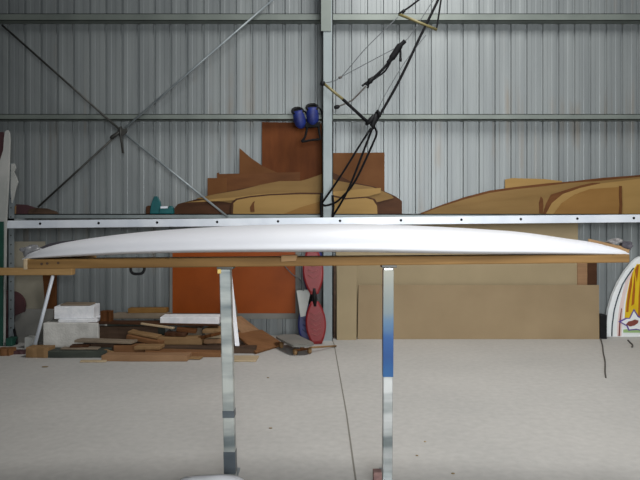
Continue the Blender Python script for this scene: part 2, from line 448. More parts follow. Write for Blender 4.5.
shelf_sheet('plywood_sheet', [(262, 122), (321.8, 123), (323, 214), (262, 214)], 6.61, 'rust', 'tall rust brown plywood sheet left of the steel column', th=.01)
shelf_sheet('plywood_sheet', [(332, 153), (384.5, 152.5), (384.5, 214), (332, 214)], 6.61, 'rust2', 'reddish brown plywood sheet right of the steel column', th=.01)
shelf_sheet('plywood_offcut', [(239.5, 148), (251, 158), (262, 165.5), (279, 173.5), (279, 214), (239.5, 214)], 6.59, 'rust2', 'pointed triangular plywood offcut rising left of the tall rust sheet', th=.008)
shelf_sheet('plywood_offcut', [(217, 173), (219, 172.5), (219, 174), (300, 172), (300, 214), (217, 214)], 6.577, 'brown', 'long orange brown plywood strip under the pointed offcut', th=.008)
shelf_sheet('plywood_offcut', [(207.5, 178), (227, 178), (227, 214), (207.5, 214)], 6.563, 'rust2', 'small square plywood offcut at the left of the template row', th=.008)
# long shaping templates, left of the column and behind it
shelf_sheet('shaping_template', [(172, 211), (178, 204), (195, 199.5), (215, 194), (240, 189), (270, 183), (300, 181), (304, 180), (318, 175.5), (332, 172), (352, 182), (374, 186.5), (395, 196), (402, 201), (402, 214), (172, 214)],
            6.55, 'darkbrown', 'longest dark brown curved shaping template, its ends showing both sides', 'template', .008)
shelf_sheet('shaping_template', [(196, 198.5), (215, 194.2), (240, 190), (262, 184.5), (280, 181), (300, 181), (306, 179.5), (318, 175.5), (323, 173.5), (336, 180.5), (372, 187), (380, 190), (391, 195), (394, 198), (370, 204), (330, 207), (330, 214), (260, 214), (232, 203)],
            6.538, 'template', 'pale curved shaping template humped behind the steel column', 'template', .008)
shelf_sheet('shaping_template', [(184, 202.5), (215, 198.8), (235, 197.3), (258, 194.2), (280, 192.8), (322, 192.8), (360, 189), (381, 188), (380.5, 193), (363, 197.5), (340, 205), (330, 208), (330, 214), (262, 214), (250, 206), (238, 199.8), (222, 201)],
            6.526, 'template2', 'thin honey coloured curved template with squared right end', 'template', .007)
shelf_sheet('shaping_template', [(231, 214), (231.5, 202), (236, 198.6), (250, 196), (270, 194), (300, 192.6), (323, 192.8), (346, 198), (367, 196.5), (375, 199), (379, 206), (379.5, 214)], 6.519, 'darkbrown', 'dark brown sheet added as the shadow line above the pale rounded template', 'template', .006)  # added dark sheet: its rim paints the shaded gap between templates
shelf_sheet('shaping_template', [(233, 214), (233.5, 203), (237, 200), (250, 197.5), (270, 195.5), (300, 194.3), (322, 194.5), (345, 199.5), (366, 198), (373, 200), (377, 206), (377.5, 214)],
            6.512, 'template2', 'pale yellow rounded template at the front of the row behind column', 'template', .008)
o = shelf_sheet('shaping_template', [(284, 214), (300, 207.5), (323, 200.5), (323, 214)], 6.50, 'template3', 'small golden wedge template just left of the column foot', 'template', .006)
o = link('template_slot', prism_bm([(250, 207), (253, 202), (255, 201), (254, 204), (254.5, 210), (254.5, 212), (250.5, 212)], 6.508, 0.004), M['brown'])  # brown piece on the face, stands in for the template's slot
tag(o, 'small brown hook shaped piece for the slot in the pale rounded template', 'offcut')
# right of the column
shelf_sheet('plywood_offcut', [(505, 179.5), (512, 178), (545, 179), (562, 181), (562, 214), (505, 214)], 6.605, 'template2', 'plain tan plywood rectangle behind the right hand templates', th=.008)
shelf_sheet('shaping_template', [(421, 213), (440, 205.5), (465, 197), (490, 190.5), (515, 187), (545, 183.5), (575, 181), (600, 178), (640, 175), (668, 173), (668, 214), (421, 214)],
            6.59, 'brown', 'long brown edged curved template rearmost on the right of the rack', 'template', .008)
shelf_sheet('shaping_template', [(424, 213.2), (440, 207), (465, 199.2), (490, 192.8), (515, 189.2), (545, 186), (568, 183), (600, 180.8), (640, 176.8), (668, 174), (668, 214), (424, 214)],
            6.577, 'template', 'long pale curved template with pointed left end on the right rack', 'template', .008)
shelf_sheet('shaping_template', [(424, 213.5), (455, 207.5), (490, 201.5), (525, 197.5), (548, 195), (575, 190), (590, 184.5), (610, 181.5), (612, 214), (424, 214)],
            6.564, 'template', 'tan lower curved template in the middle of the right rack', 'template', .008)
shelf_sheet('shaping_template', [(543, 214), (546, 204), (551, 194.6), (566, 189.8), (580, 185.6), (592, 183), (600, 182.8), (610, 200), (610, 214)],
            6.558, 'brown', 'brown curved sheet drawn as thin dark streak between right hand templates', 'template', .005)  # brown sheet drawing the dark streak between layers
shelf_sheet('shaping_template', [(546, 214), (552, 203), (563, 194), (580, 188), (600, 183.5), (625, 180.5), (668, 175), (668, 214)],
            6.552, 'template2', 'honey coloured curved template reaching the right edge of the photo', 'template', .008)
shelf_sheet('shaping_template', [(554, 214), (562, 203), (575, 194.5), (590, 189), (619.5, 187), (621, 196), (620, 204), (622, 214)],
            6.540, 'template3', 'golden template with notched right end on the right rack', 'template', .008)
o = link('thin_batten', prism_bm([(618.8, 214), (619.8, 205), (619.2, 196), (619.4, 186), (622, 186), (622, 196), (622.4, 205), (621.8, 214)], 6.532, .006), M['brown']); o.location.z = SH
tag(o, 'thin brown upright strip at notched end of the golden template', 'strip')
o = link('template_slot', prism_bm([(539.5, 213), (539, 203), (541, 196.5), (543, 199), (543.5, 205), (543, 213)], 6.556, 0.006), M['brown'])
tag(o, 'slim brown leaf shaped offcut leaning on the right hand templates', 'offcut')
# low dark boards on the rack at left
o = link('dark_offcut', prism_bm([(16, 203.5), (25, 204), (34, 207), (38, 213.2), (15, 213.2)], 6.5, 0.05), M['maroon'])
o.location.z = SH
tag(o, 'dark reddish scrap on the rack beside the left post', 'offcut')
o = link('dark_offcut', prism_bm([(29, 209), (36, 207.5), (45, 208), (54, 211), (57, 213.5), (28, 213.5)], 6.49, 0.06), M['darkwood'])
o.location.z = SH
tag(o, 'flat blackish brown scrap on the rack where brace rod ends', 'offcut')
o = link('thin_stick', tube_bm([P(15.2, 213, 6.485), P(15.5, 205, 6.485)], 0.008, 6), M['tanwood'])
o.location.z = SH
tag(o, 'tiny upright tan stick on the rack beside the left post', 'stick')

# teal power tool on the rack
t = thing('power_tool', Vector((P(160, 0, 6.52).x, 6.52, SH)), 'teal and black power tool standing upright on the wall rack', 'tool')
link('handle', prism_bm([(149.5, 213.6), (150.5, 206), (152, 200.5), (154, 196), (157, 196), (159.5, 201), (161, 208), (161.5, 213.6)], 6.50, 0.05, 0.006), M['teal'], t)
link('motor_body', prism_bm([(158.8, 213.6), (159, 207.5), (168, 208), (169, 205.5), (171.5, 205.7), (173, 208), (173.3, 213.6)], 6.49, 0.07, 0.006), M['teal'], t)
link('base_block', prism_bm([(145.5, 213.6), (146, 206), (149.5, 205), (151.5, 209), (152.5, 213.6)], 6.51, 0.05, 0.005), M['darkbrown'], t)
link('blade_plate', prism_bm([(160.5, 206.2), (167.5, 206), (167.5, 208), (160.5, 208.2)], 6.485, 0.01), M['rail'], t)
# lift the tool so that it sits on the shelf
zt = SH - P(0, 213.6, 6.50).z
for ch in t.children: ch.location.z += zt

# ------------------------------------------------------------------ blue pouches on the column
for i, (cxp, cyp, r, lab) in enumerate(((297.5, 111, 5.2, 'left blue pouch with round black mouth hanging beside the column'),
                                        (312.0, 107.5, 5.4, 'right blue pouch with round black mouth nearest the column'))):
    Yp = 6.33
    base = P(cxp + 2, cyp + 14, Yp)
    t = thing('blue_pouch', base, lab, 'pouch', 'blue pouches hung on the column')
    c0 = P(cxp, cyp, Yp); s = Yp / F
    # body: squashed cylinder drooping below the rim
    dn = Vector((0.25 if i == 0 else 0.06, 0.1, -1)).normalized()
    prof = [(0, r * s * .92), (3 * s, r * s * 1.05), (9 * s, r * s * 1.18), (14 * s, r * s * 1.05), (17 * s, r * s * .6), (18 * s, r * s * .2)]
    link('body', lathe_bm(c0, dn, prof, 24), M['blue'], t, True)
    ax = Vector((0, -0.75, 0.65)).normalized()
    bm = bmesh.new(); n = 28
    ring = []
    b1 = Vector((1, 0, 0)); b2 = ax.cross(b1)
    ringpts = [c0 + (b1 * math.cos(2 * math.pi * k / n) * r * s + b2 * math.sin(2 * math.pi * k / n) * r * s * .9) for k in range(n + 1)]
    tube_bm(ringpts, 0.014, 8, bm)
    link('rim', bm, M['rubber'], t, True)
    link('mouth', lathe_bm(c0 - ax * 0.004, ax, [(-0.012, r * s * .7), (0, r * s * .93)], 24), M['black'], t)
    link('strap', tube_bm(smooth_line([c0 + Vector((r * s, 0, 0.0)), c0 + Vector((r * s + .03, .03, -.01)), c0 + Vector((r * s + .05, .06, -.05))]), 0.009, 6), M['black'], t, True)
    if i == 1:
        link('lower_strap', tube_bm(smooth_line([P(318, 124, Yp), P(319.5, 134, Yp), P(320, 139, Yp), P(312, 140, Yp), P(302, 141.5, Yp), P(305, 137, Yp), P(308, 125, Yp)]), 0.011, 6), M['black'], t, True)
        link('hem', prism_bm([(304.5, 122), (320, 122), (320, 127), (305, 127.5)], Yp - 0.01, 0.05, 0.006), M['black'], t)

# ------------------------------------------------------------------ kite lines and bars hanging in front of the wall
YK = 6.0
def K(x, y, d=0): return P(x, y, YK + d)
def cord(name, pts, r, mat, parent, d=0, sm=True):
    q = [K(a[0], a[1], (a[2] if len(a) > 2 else 0) + d) for a in pts]
    return link(name, tube_bm(smooth_line(q) if sm else q, r, 6), M[mat], parent, True)

t = thing('kite_control_bar', K(348, 104), 'slanting black and yellow control bar hung from thick black rope before column', 'kite bar')
link('bar', tube_bm([K(322.5, 82.5), K(345, 101)], 0.013), M['yellowbar'], t, True)
link('grip', tube_bm([K(343, 99.4), K(368.5, 123)], 0.015), M['black'], t, True)
link('end_cap', tube_bm([K(321.5, 85.5, -.01), K(322.5, 83, -.01), K(325, 83, -.01)], [0.02, 0.026, 0.016]), M['rubber'], t, True)
link('end_cap', tube_bm([K(366, 125), K(371, 120), K(374, 115.5)], [0.013, 0.026, 0.016]), M['rubber'], t, True)
cord('main_rope', [(443, -14), (438, 0), (420, 37), (400, 79), (381, 113), (374, 124)], 0.0125, 'black', t)
link('knot', tube_bm([K(377, 112), K(375, 119), K(372.5, 125), K(374, 129)], [0.015, 0.028, 0.026, 0.016], 10), M['rubber'], t, True)
link('knot_tail', tube_bm([K(380, 117, -.02), K(378.5, 112, -.02), K(377, 110, -.02)], 0.013, 8), M['rubber'], t, True)
cord('loop_cord', [(371, 128), (360, 145, .05), (340, 177, .15), (322, 203, .33)], 0.0105, 'black', t)
cord('loop_cord', [(372, 129), (364, 150, .05), (348, 190, .15), (333, 216, .33)], 0.0105, 'black', t)
cord('loop_cord', [(375, 128), (376.5, 134, .02), (370, 150, .05), (354, 183, .15), (340, 199, .27), (333, 203.5, .31), (325, 205.5, .325), (321.5, 203, .33)], 0.0105, 'black', t)
cord('line', [(323, 83), (340, 77.5), (366, 48), (398, 17)], 0.0042, 'greycord', t)
cord('line', [(340, 77.5), (370, 61.5), (404, 43.5)], 0.0042, 'greycord', t)
cord('line', [(426, 35), (405, 62), (385, 95), (378, 110)], 0.0035, 'greycord', t)
link('line_knot', tube_bm([K(338.5, 78), K(342, 77)], 0.011, 8), M['darkcord'], t, True)

o = link('tie_loop', tube_bm(smooth_line([P(321.5, 193, 6.33), P(321, 205, 6.33), P(321.3, 215, 6.33), P(321.3, 222, 6.30)]), 0.011, 6), M['black'], None, True)
tag(o, 'short black tie cord down the left side of the column', 'cord', 'tie cords on the column')
o = link('tie_loop', tube_bm(smooth_line([P(332.5, 195, 6.33), P(333.4, 205, 6.33), P(332.8, 215, 6.33), P(333, 222, 6.30)]), 0.011, 6), M['black'], None, True)
tag(o, 'short black tie cord down the right side of the column', 'cord', 'tie cords on the column')

t = thing('spreader_bar', K(417, 22), 'short pale wooden bar hanging near the top of the rope', 'bar')
link('bar', tube_bm([K(398.5, 14), K(437, 29.8)], 0.014), M['yellowbar'], t, True)
cord('hanging_cord', [(398.5, 14, -.01), (401, 12.3, -.01), (408, 8, -.01), (421, -2), (432, -12)], 0.009, 'black', t)
cord('hanging_cord', [(436.5, 29), (438, 20), (441, 0), (443, -12)], 0.0085, 'black', t)
link('cord_end', tube_bm([K(402, 12.5, -.01), K(404.5, 10.4, -.01)], 0.016, 8), M['rubber'], t, True)

t = thing('strap_bundle', K(375, 75), 'black webbing strap bundle slung diagonally above the control bar', 'strap')
link('webbing', tube_bm(smooth_line([K(405, 41), K(399, 47), K(394, 55), K(388, 63)]), [0.02, 0.03, 0.03, 0.02], 8), M['black'], t, True)
cord('strap_line', [(390, 61), (381, 71), (371, 80), (366, 85)], 0.013, 'black', t)
cord('strap_line', [(391, 61), (385, 71), (377, 77), (370, 82)], 0.009, 'black', t)
link('buckle', tube_bm([K(374, 77), K(370, 81), K(367.5, 84)], [0.012, 0.028, 0.012], 8), M['rubber'], t, True)
cord('strap_tail', [(370, 81), (366, 83), (362, 86)], 0.010, 'black', t)
cord('strap_tail', [(369.5, 81), (368.5, 85), (367.5, 88)], 0.010, 'black', t)
cord('trailing_line', [(366, 86), (357, 95.5), (350, 101.5), (337, 107)], 0.0075, 'darkcord', t)
link('float', tube_bm([K(334, 107.5), K(335.5, 107.3), K(338, 106.7), K(339.5, 106)], [0.010, 0.02, 0.02, 0.01], 8), M['rubber'], t, True)
cord('drop_cord', [(400, 46), (400.7, 53), (400.5, 60)], 0.0085, 'black', t)
link('drop_knot', tube_bm([K(400.5, 58), K(400.5, 61.5)], 0.013, 8), M['rubber'], t, True)
cord('thin_line', [(405, 41), (412, 33), (436, -4)], 0.0035, 'greycord', t)

# ------------------------------------------------------------------ lower wall: panels
# framed orange panel fixed to the wall
t = thing('framed_panel', P(235, 319, 6.57), 'large orange brown panel in a grey metal frame on the wall', 'panel')
link('panel', prism_bm([(172, 236), (296, 236), (296, 314), (172, 314)], 6.58, 0.03), M['orange'], t)
fr = bmesh.new()
def prbox(x0, x1, y0, y1, Y, th, bm):
    a = P(x0, y1, Y); b_ = P(x1, y0, Y); return box_bm(a.x, b_.x, Y, Y + th, a.z, b_.z, 0, bm)
prbox(169.5, 299.5, 313.5, 319, 6.565, 0.083, fr); prbox(295.5, 299.5, 234, 313.5, 6.565, 0.083, fr); prbox(169.5, 172.2, 234, 313.5, 6.565, 0.083, fr); prbox(169.5, 299.5, 234, 236.5, 6.565, 0.083, fr)
link('frame', fr, M['greyboard'], t)

# tan sheets leaning right of the column
def leaning(name, x0, x1, yt, Yb, Yt, mat, label, cat='panel', th=0.012, yb=None, xt0=None, xt1=None):
    xt0 = x0 if xt0 is None else xt0; xt1 = x1 if xt1 is None else xt1
    b0 = P(x0, 0, Yb); b1 = P(x1, 0, Yb); a0 = P(xt0, yt, Yt); a1 = P(xt1, yt, Yt)
    b0.z = b1.z = 0.0
    d = Vector((0, th, 0))
    o = link(name, hexa([b0, b1, b1 + d, b0 + d, a0, a1, a1 + d, a0 + d], 0.0015), M[mat])
    return tag(o, label, cat)
leaning('tall_board', 336, 578, 222.5, 6.545, 6.60, 'tan2', 'tall pale tan sheet standing behind the low hardboard panel', yb=None)
leaning('hardboard_panel', 357.5, 599.5, 285, 6.44, 6.53, 'tan', 'low wide tan hardboard panel leaning along the wall base', xt0=358.5, xt1=599)
leaning('narrow_board', 577.5, 587.5, 248, 6.53, 6.58, 'pinkwood', 'narrow orange pink board standing behind hardboard panel end', 'board', th=.02)
leaning('narrow_board', 588, 597, 250, 6.53, 6.58, 'darkbrown', 'narrow dark brown timber beside the orange pink board', 'board', th=.02)
leaning('narrow_board', 336.8, 356.5, 264, 6.40, 6.50, 'tan2', 'narrow pale board standing upright right of the column', 'board', th=.014)
a = P(333.6, 0, 6.5); b_ = P(336, 300, 6.5)
o = link('gap_strip', box_bm(a.x, b_.x, 6.5, 6.53, 0, P(0, 262, 6.5).z), M['darkwood']); tag(o, 'thin dark strip in the gap right of the column', 'batten')  # dark strip filling the gap beside the column
a = P(600.3, 0, 6.45); b_ = P(607, 315, 6.45)
o = link('dark_block', box_bm(a.x, b_.x, 6.45, 6.56, 0, b_.z, .004), M['rubber']); tag(o, 'small dark block on the floor between hardboard and striped board', 'block')

# white tapered card beside the orange panel, hung from a wire loop
o = link('white_card', prism_bm([(296.5, 290.5), (311, 289.5), (305.5, 316), (300.5, 317)], 6.255, 0.006), M['offwhite']); tag(o, 'white tapered card hanging between orange panel and red caster board', 'card')
o = link('thin_wire', tube_bm(smooth_line([P(280, 259, 6.55), P(284, 265, 6.50), P(292, 274, 6.40), P(301, 281, 6.27), P(303.5, 291, 6.25)]), 0.006, 6), M['greycord'], None, True); tag(o, 'thin grey wire slanting from the framed panel down to the white card', 'wire')

# ------------------------------------------------------------------ caster boards (red in front, blue behind)
def caster_board(base_px, base_Y, lean, mat, gmat, label, tilt=0.0):
    """two wide decks joined by a narrow bar; stands on its tail leaning on the wall"""
    s = base_Y / F
    t = thing('caster_board', Vector((P(base_px, 0, base_Y).x, base_Y, 0)), label, 'caster board', 'caster boards leaning by the column')
    O = t.location.copy()
    R = Matrix.Rotation(-lean, 3, 'X') @ Matrix.Rotation(tilt, 3, 'Y')
    def deck(pts, name, m):
        bm = bmesh.new(); n = len(pts)
        lay = []
        for sc, y in ((0.86, -0.012), (1.0, -0.004), (1.0, 0.008), (0.9, 0.016)):
            cx = sum(p[0] for p in pts) / n; cy = sum(p[1] for p in pts) / n
            lay.append([bm.verts.new(O + R @ Vector(((cx + (p[0] - cx) * sc) * s, y, (cy + (p[1] - cy) * sc) * s))) for p in pts])
        for a, b_ in zip(lay, lay[1:]):
            for i in range(n): bm.faces.new((a[i], a[(i + 1) % n], b_[(i + 1) % n], b_[i]))
        bm.faces.new(lay[0]); bm.faces.new(lay[-1][::-1])
        return link(name, bm, m, t)
    def oval(y0, y1, w, k0, k1):
        # half widths along height, mirrored
        ys = [y0 + (y1 - y0) * i / 14 for i in range(15)]
        hw = []
        for i in range(15):
            u = i / 14
            hw.append(w * (max(0.0, math.sin(math.pi * min(1, max(0, (k0 + (k1 - k0) * u))))) ** 0.8))
        return [(h, y) for h, y in zip(hw, ys)] + [(-h, y) for h, y in list(zip(hw, ys))[::-1]]
    rear = deck(oval(0.5, 43, 10.2, 0.13, 0.91), 'rear_deck', mat)
    front = deck(oval(50, 95, 10.4, 0.09, 0.87), 'front_deck', mat)
    def loc(x, y, z): return O + R @ Vector((x * s, y, z * s))
    link('torsion_bar', tube_bm([loc(0, 0.004, 38), loc(0, 0.004, 47), loc(0, 0.004, 56)], 0.022, 10), M['rubber'], t, True)
    for z, par in ((9, rear), (14, rear), (19, rear), (24, rear), (29, rear), (66, front), (72, front), (78, front)):
        w = 5.2
        link('grip_chevron', tube_bm([loc(-w, -0.0135, z + 3), loc(0, -0.0135, z), loc(w, -0.0135, z + 3)], 0.0035, 6), gmat, par, True)
    for z, par in ((16, rear), (76, front)):
        link('caster_wheel', lathe_bm(loc(0, 0.055, z) - Vector((0.014, 0, 0)), (1, 0, 0), [(0, 0.022), (0.004, 0.032), (0.024, 0.032), (0.028, 0.022)], 18), M['rubber'], par, True)
        link('caster_fork', tube_bm([loc(0, 0.012, z + 4), loc(0, 0.055, z)], 0.012, 8), M['steel'], par, True)
    return t
caster_board(306.5, 6.31, math.radians(2), M['bluedeck'], M['blue'], 'blue caster board mostly hidden behind the red one', math.radians(5))
caster_board(317, 6.18, math.radians(2), M['red'], M['redpale'], 'red two-deck caster board standing on end before the column', math.radians(-3))

# ------------------------------------------------------------------ striped board at the right edge
YS = 6.58
t = thing('striped_board', P(641, 337, YS), 'white board with yellow stripes and star emblem leaning at right edge', 'surfboard')
t.location.z = 0
fl = HY + H / YS * F
left = [(606, fl), (606.5, 325), (608.5, 310), (612.5, 296), (618.5, 282.5), (625.5, 271), (632.5, 262.5), (636.5, 258.8), (639.5, 257), (641.5, 256.5)]
outline = left + [(1283 - x, y) for x, y in left[::-1][1:]]
body = link('body', prism_bm(outline, YS, 0.045, 0.01), M['whiteboardr'], t)
pin = [(611.8, fl - .5), (612.2, 325), (614.2, 310), (617.8, 297), (622.5, 284.5), (628.4, 275), (633.5, 268)]
link('pinline', tube_bm([P(x, y, YS - .001) for x, y in pin], 0.007, 6), M['pinline'], body, True)
link('pink_stripe', prism_bm([(617, fl - .6), (617.5, 322), (619.5, 307), (622.5, 293), (625.5, 282), (632, 271), (633.5, 271), (628.8, 282), (625.5, 295), (623, 310), (621.5, fl - .6)], YS - .003, 0.004), M['pink'], body)
link('brown_stripe', prism_bm([(618.5, fl - .6), (619.5, 320), (621.3, 308), (622, 309), (620.6, 322), (620, fl - .6)], YS - .006, 0.004), M['maroong'], body)
link('yellow_panel', prism_bm([(624.8, fl - 18), (625.6, 305), (627.5, 292), (630.5, 278), (634, 269), (637, 264), (646, 264), (652, 280), (656, 300), (657, fl - 18)], YS - .004, 0.005), M['yellow'], body)
for pts in (((626.2, 312), (627.8, 295), (630.5, 280), (632.5, 272), (632, 285), (629.5, 300), (628.4, 312)),
            ((631.5, 306), (633, 288), (635.2, 272), (635.2, 290), (634.2, 304)), ((638.2, 318), (638.8, 296), (640, 278), (640.6, 300), (640.2, 318)),
            ((635, 270), (637.5, 265), (639, 265), (638, 273), (636.8, 282))):
    link('flame_streak', prism_bm(pts, YS - .007, 0.004), M['amber'], body)
def star(cxp, cyp, k, Y):
    pts = [(-17, -1), (-9, -5), (-5, -5), (0, -15), (5, -7), (17, -3), (11, 3), (12, 10), (3, 8), (-6, 9), (-8, 4)]
    return [(cxp + x * k, cyp + y * k) for x, y in pts]
link('emblem_border', prism_bm(star(634, 322.5, 0.92, 0), YS - .009, 0.004), M['purple'], body)
link('emblem_field', prism_bm(star(634, 322.6, 0.76, 0), YS - .012, 0.004), M['whiteboardr'], body)
link('emblem_mark', prism_bm([(626, 324.5), (628.5, 321.5), (632, 320.8), (635, 319.5), (638.5, 320.5), (638, 323), (634.5, 325.5), (630, 326.5)], YS - .015, 0.004), M['maroong'], body)
link('green_band', prism_bm([(623.5, fl - 7), (640, fl - 9), (656, fl - 8), (656, fl - 4), (623.5, fl - 4)], YS - .006, 0.004), M['limeg'], body)
# leash cords on the floor
o = link('leash_cord', tube_bm(smooth_line([Vector((P(628, 0, 6.36).x, 6.36, .006)), Vector((P(630, 0, 6.25).x, 6.25, .006)), Vector((P(632.5, 0, 6.12).x, 6.12, .006)), Vector((P(633, 0, 6.0).x, 6.02, .006))]), 0.008, 6), M['darkcord'], None, True)
tag(o, 'short dark leash lying on floor below the striped board', 'cord')
def fp(px, py):
    Y = H * F / (py - HY); return Vector(((px - 320) / F * Y, Y, 0.006))
o = link('floor_cord', tube_bm(smooth_line([fp(600.5, 339), fp(602.5, 346), fp(603.2, 353), fp(605, 362), fp(605, 372), fp(605.8, 378)]), 0.0065, 6), M['darkcord'], None, True)
tag(o, 'thin dark cord trailing across floor from the hardboard panel corner', 'cord')

# ------------------------------------------------------------------ the white blank on its stand
YC = 3.02
top = [(24, 258.3), (30, 254), (40, 250), (60, 243.8), (80, 240), (110, 235.6), (140, 232.2), (180, 229), (220, 226.6), (270, 224.6), (320, 224), (360, 224), (400, 225), (440, 226.8), (480, 229), (520, 232), (560, 237.6), (590, 242), (610, 246.8), (622, 250.3), (627.5, 253)]
bot = [(24, 259.4), (30, 259), (40, 258.2), (60, 257), (80, 255.8), (130, 253.2), (200, 251.4), (260, 250.9), (320, 250.8), (360, 251), (400, 251.8), (460, 252.8), (520, 253.2), (560, 253.4), (590, 253.9), (610, 254.2), (622, 254.4), (627.5, 254)]
bm = bmesh.new(); N = 110; K_ = 40; rings = []
for i in range(N + 1):
    u = 0.5 - 0.5 * math.cos(math.pi * i / N)
    px = 24 + (627.5 - 24) * u
    w = 0.27 * max(0.012, (1 - abs(2 * u - 1) ** 2.3)) ** 0.62
    zt = zpx(spline_tab(top, px), YC); zb = zpx(spline_tab(bot, px), YC)
    if zt - zb < 0.004: zt = zb + 0.004
    zm = zb + (zt - zb) * 0.2
    ring = []
    for k in range(K_):
        a = 2 * math.pi * k / K_
        cs, sn = math.cos(a), math.sin(a)
        y = w * math.copysign(abs(cs) ** 0.7, cs)
        z = zm + ((zt - zm) * abs(sn) ** 0.95 if sn >= 0 else -(zm - zb) * abs(sn) ** 0.95)
        ring.append(bm.verts.new((P(px, 0, YC).x, YC + y, z)))
    rings.append(ring)
for a, b_ in zip(rings, rings[1:]):
    for k in range(K_): bm.faces.new((a[k], a[(k + 1) % K_], b_[(k + 1) % K_], b_[k]))
bm.faces.new(rings[0][::-1]); bm.faces.new(rings[-1])
o = link('surfboard_blank', bm, M['white'], None, True)
tag(o, 'long white surfboard blank lying upside down along the plank', 'surfboard')

# plank under the board
YP = 2.93
def plank_seg(a, b_, y0a, y1a, y0b, y1b, Y, depth):
    p = [P(a, y1a, Y), P(b_, y1b, Y), P(b_, y1b, Y) + Vector((0, depth, 0)), P(a, y1a, Y) + Vector((0, depth, 0)),
         P(a, y0a, Y), P(b_, y0b, Y), P(b_, y0b, Y) + Vector((0, depth, 0)), P(a, y0a, Y) + Vector((0, depth, 0))]
    return hexa(p, 0.004)
t = thing('support_plank', P(326, 266, YP + .05), 'long ochre timber plank beneath the white blank', 'plank')
link('plank', plank_seg(23.5, 630, 259.4, 269.2, 254.4, 262.6, YP, 0.10), M['plank'], t)
link('cross_batten', hexa([P(281, 262, YP - .012), P(296, 261, YP - .012), P(296, 261, YP) + Vector((0, .03, 0)), P(281, 262, YP) + Vector((0, .03, 0)),
                            P(281, 255.5, YP - .012), P(297.5, 255, YP - .012), P(297.5, 255, YP) + Vector((0, .03, 0)), P(281, 255.5, YP) + Vector((0, .03, 0))], .002), M['tanwood'], t)
for xa_, xb_, ya_, yb_ in ((24, 76, 259.4, 259.0), (584, 629.5, 254.8, 254.4)):
    f0 = P(xa_, ya_, YP); f1 = P(xb_, yb_, YP); d0 = Vector((0, .1, 0)); d1 = Vector((0, .27, 0)); dn_ = Vector((0, 0, -.035))
    link('end_pad', hexa([f0 + d0 + dn_, f1 + d0 + dn_, f1 + d1 + dn_, f0 + d1 + dn_, f0 + d0, f1 + d0, f1 + d1, f0 + d1], .002), M['plank'], t)
link('end_binding', plank_seg(22.8, 27, 258.9, 269.7, 258.9, 269.7, YP - .004, 0.108), M['palewood'], t)
for px, py in ((41.5, 264), (47, 263.5), (58, 263)):
    link('nail_mark', lathe_bm(P(px, py, YP - .003), (0, 1, 0), [(0, .006), (.004, .006)], 8), M['darkwood'], t)

# steel post stands
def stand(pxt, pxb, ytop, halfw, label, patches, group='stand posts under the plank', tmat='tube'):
    Yp = 2.95; s = Yp / F
    t = thing('stand_post', Vector((P(pxb, 0, Yp).x, Yp, 0)), label, 'stand', group)
    a = P(pxb, 0, Yp); a.z = 0.006; b_ = P(pxt, ytop, Yp); w = halfw * s
    def seg(z0, z1, g, mat, name, par):
        def at(z):
            u = (z - a.z) / (b_.z - a.z); return a.x + (b_.x - a.x) * u
        c = []
        for z in (z0, z1):
            x = at(z); c += [Vector((x - w - g, Yp - g, z)), Vector((x + w + g, Yp - g, z)), Vector((x + w + g, Yp + 2 * w + g, z)), Vector((x - w - g, Yp + 2 * w + g, z))]
        return link(name, hexa(c, 0.003 if g == 0 else 0.001), M[mat], par)
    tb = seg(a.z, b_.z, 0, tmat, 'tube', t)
    for (y0, y1, mat, nm) in patches:
        seg(zpx(y1, Yp), zpx(y0, Yp), 0.0015, mat, nm, tb)
    link('foot_plate', box_bm(a.x - w - .002, a.x + w + .002, Yp - .10, Yp + .16, 0, 0.008, .002), M['steel'], t)
    zt = b_.z
    link('top_plate', box_bm(b_.x - w - .01, b_.x + w + .014, Yp - .015, Yp + .07, zt, zt + 0.012, .002), M['darkmetal'], t)
    return t
t = stand(224.8, 230, 269, 5.6, 'left steel post holding up the plank, plain metal', [(452, 474, 'tubedark', 'dark_reflection'), (411, 418, 'tubedark', 'dark_band')])  # thin dark bands paint the dark reflections on the tube
link('tape', box_bm(P(217.5, 0, 2.945).x, P(221, 0, 2.945).x, 2.944, 2.985, zpx(273.5, 2.945), zpx(266.8, 2.945), .001), M['yellowtape'], t)
t = stand(388.6, 387.6, 267.5, 4.9, 'right steel post with a strip of blue protective film', [(270, 377, 'film', 'blue_film')], tmat='tubebands')

# black clamp handle and small hook under the plank
plank_thing = bpy.data.objects['support_plank']
link('handle', tube_bm(smooth_line([P(130.8, 266.6, YP + .05), P(130.8, 270.5, YP + .05), P(133, 273.4, YP + .05), P(137.5, 274, YP + .05), P(142, 273.2, YP + .05), P(144.2, 270, YP + .05), P(144.2, 266.6, YP + .05)]), 0.0065, 8), M['rubber'], plank_thing, True)['label'] = 'black U shaped handle under the plank'

# rags / wraps behind the board ends
def lump(name, c, r, mat, seed, label, cat, amp=0.25):
    rnd = random.Random(seed)
    bm = bmesh.new(); bmesh.ops.create_icosphere(bm, subdivisions=4, radius=1)
    waves = [(Vector((rnd.uniform(-1, 1), rnd.uniform(-1, 1), rnd.uniform(-1, 1))).normalized() * rnd.uniform(3, 9), rnd.uniform(0, 6)) for _ in range(9)]
    for v in bm.verts:
        d = v.co.normalized(); k = sum(math.sin(d.dot(w) + p) for w, p in waves) / 9
        q = d * (1 + amp * k * 2.2)
        v.co = Vector((q.x * r[0], q.y * r[1], q.z * r[2])) + Vector(c)
    return tag(link(name, bm, M[mat], None, True), label, cat)
YR = 3.22
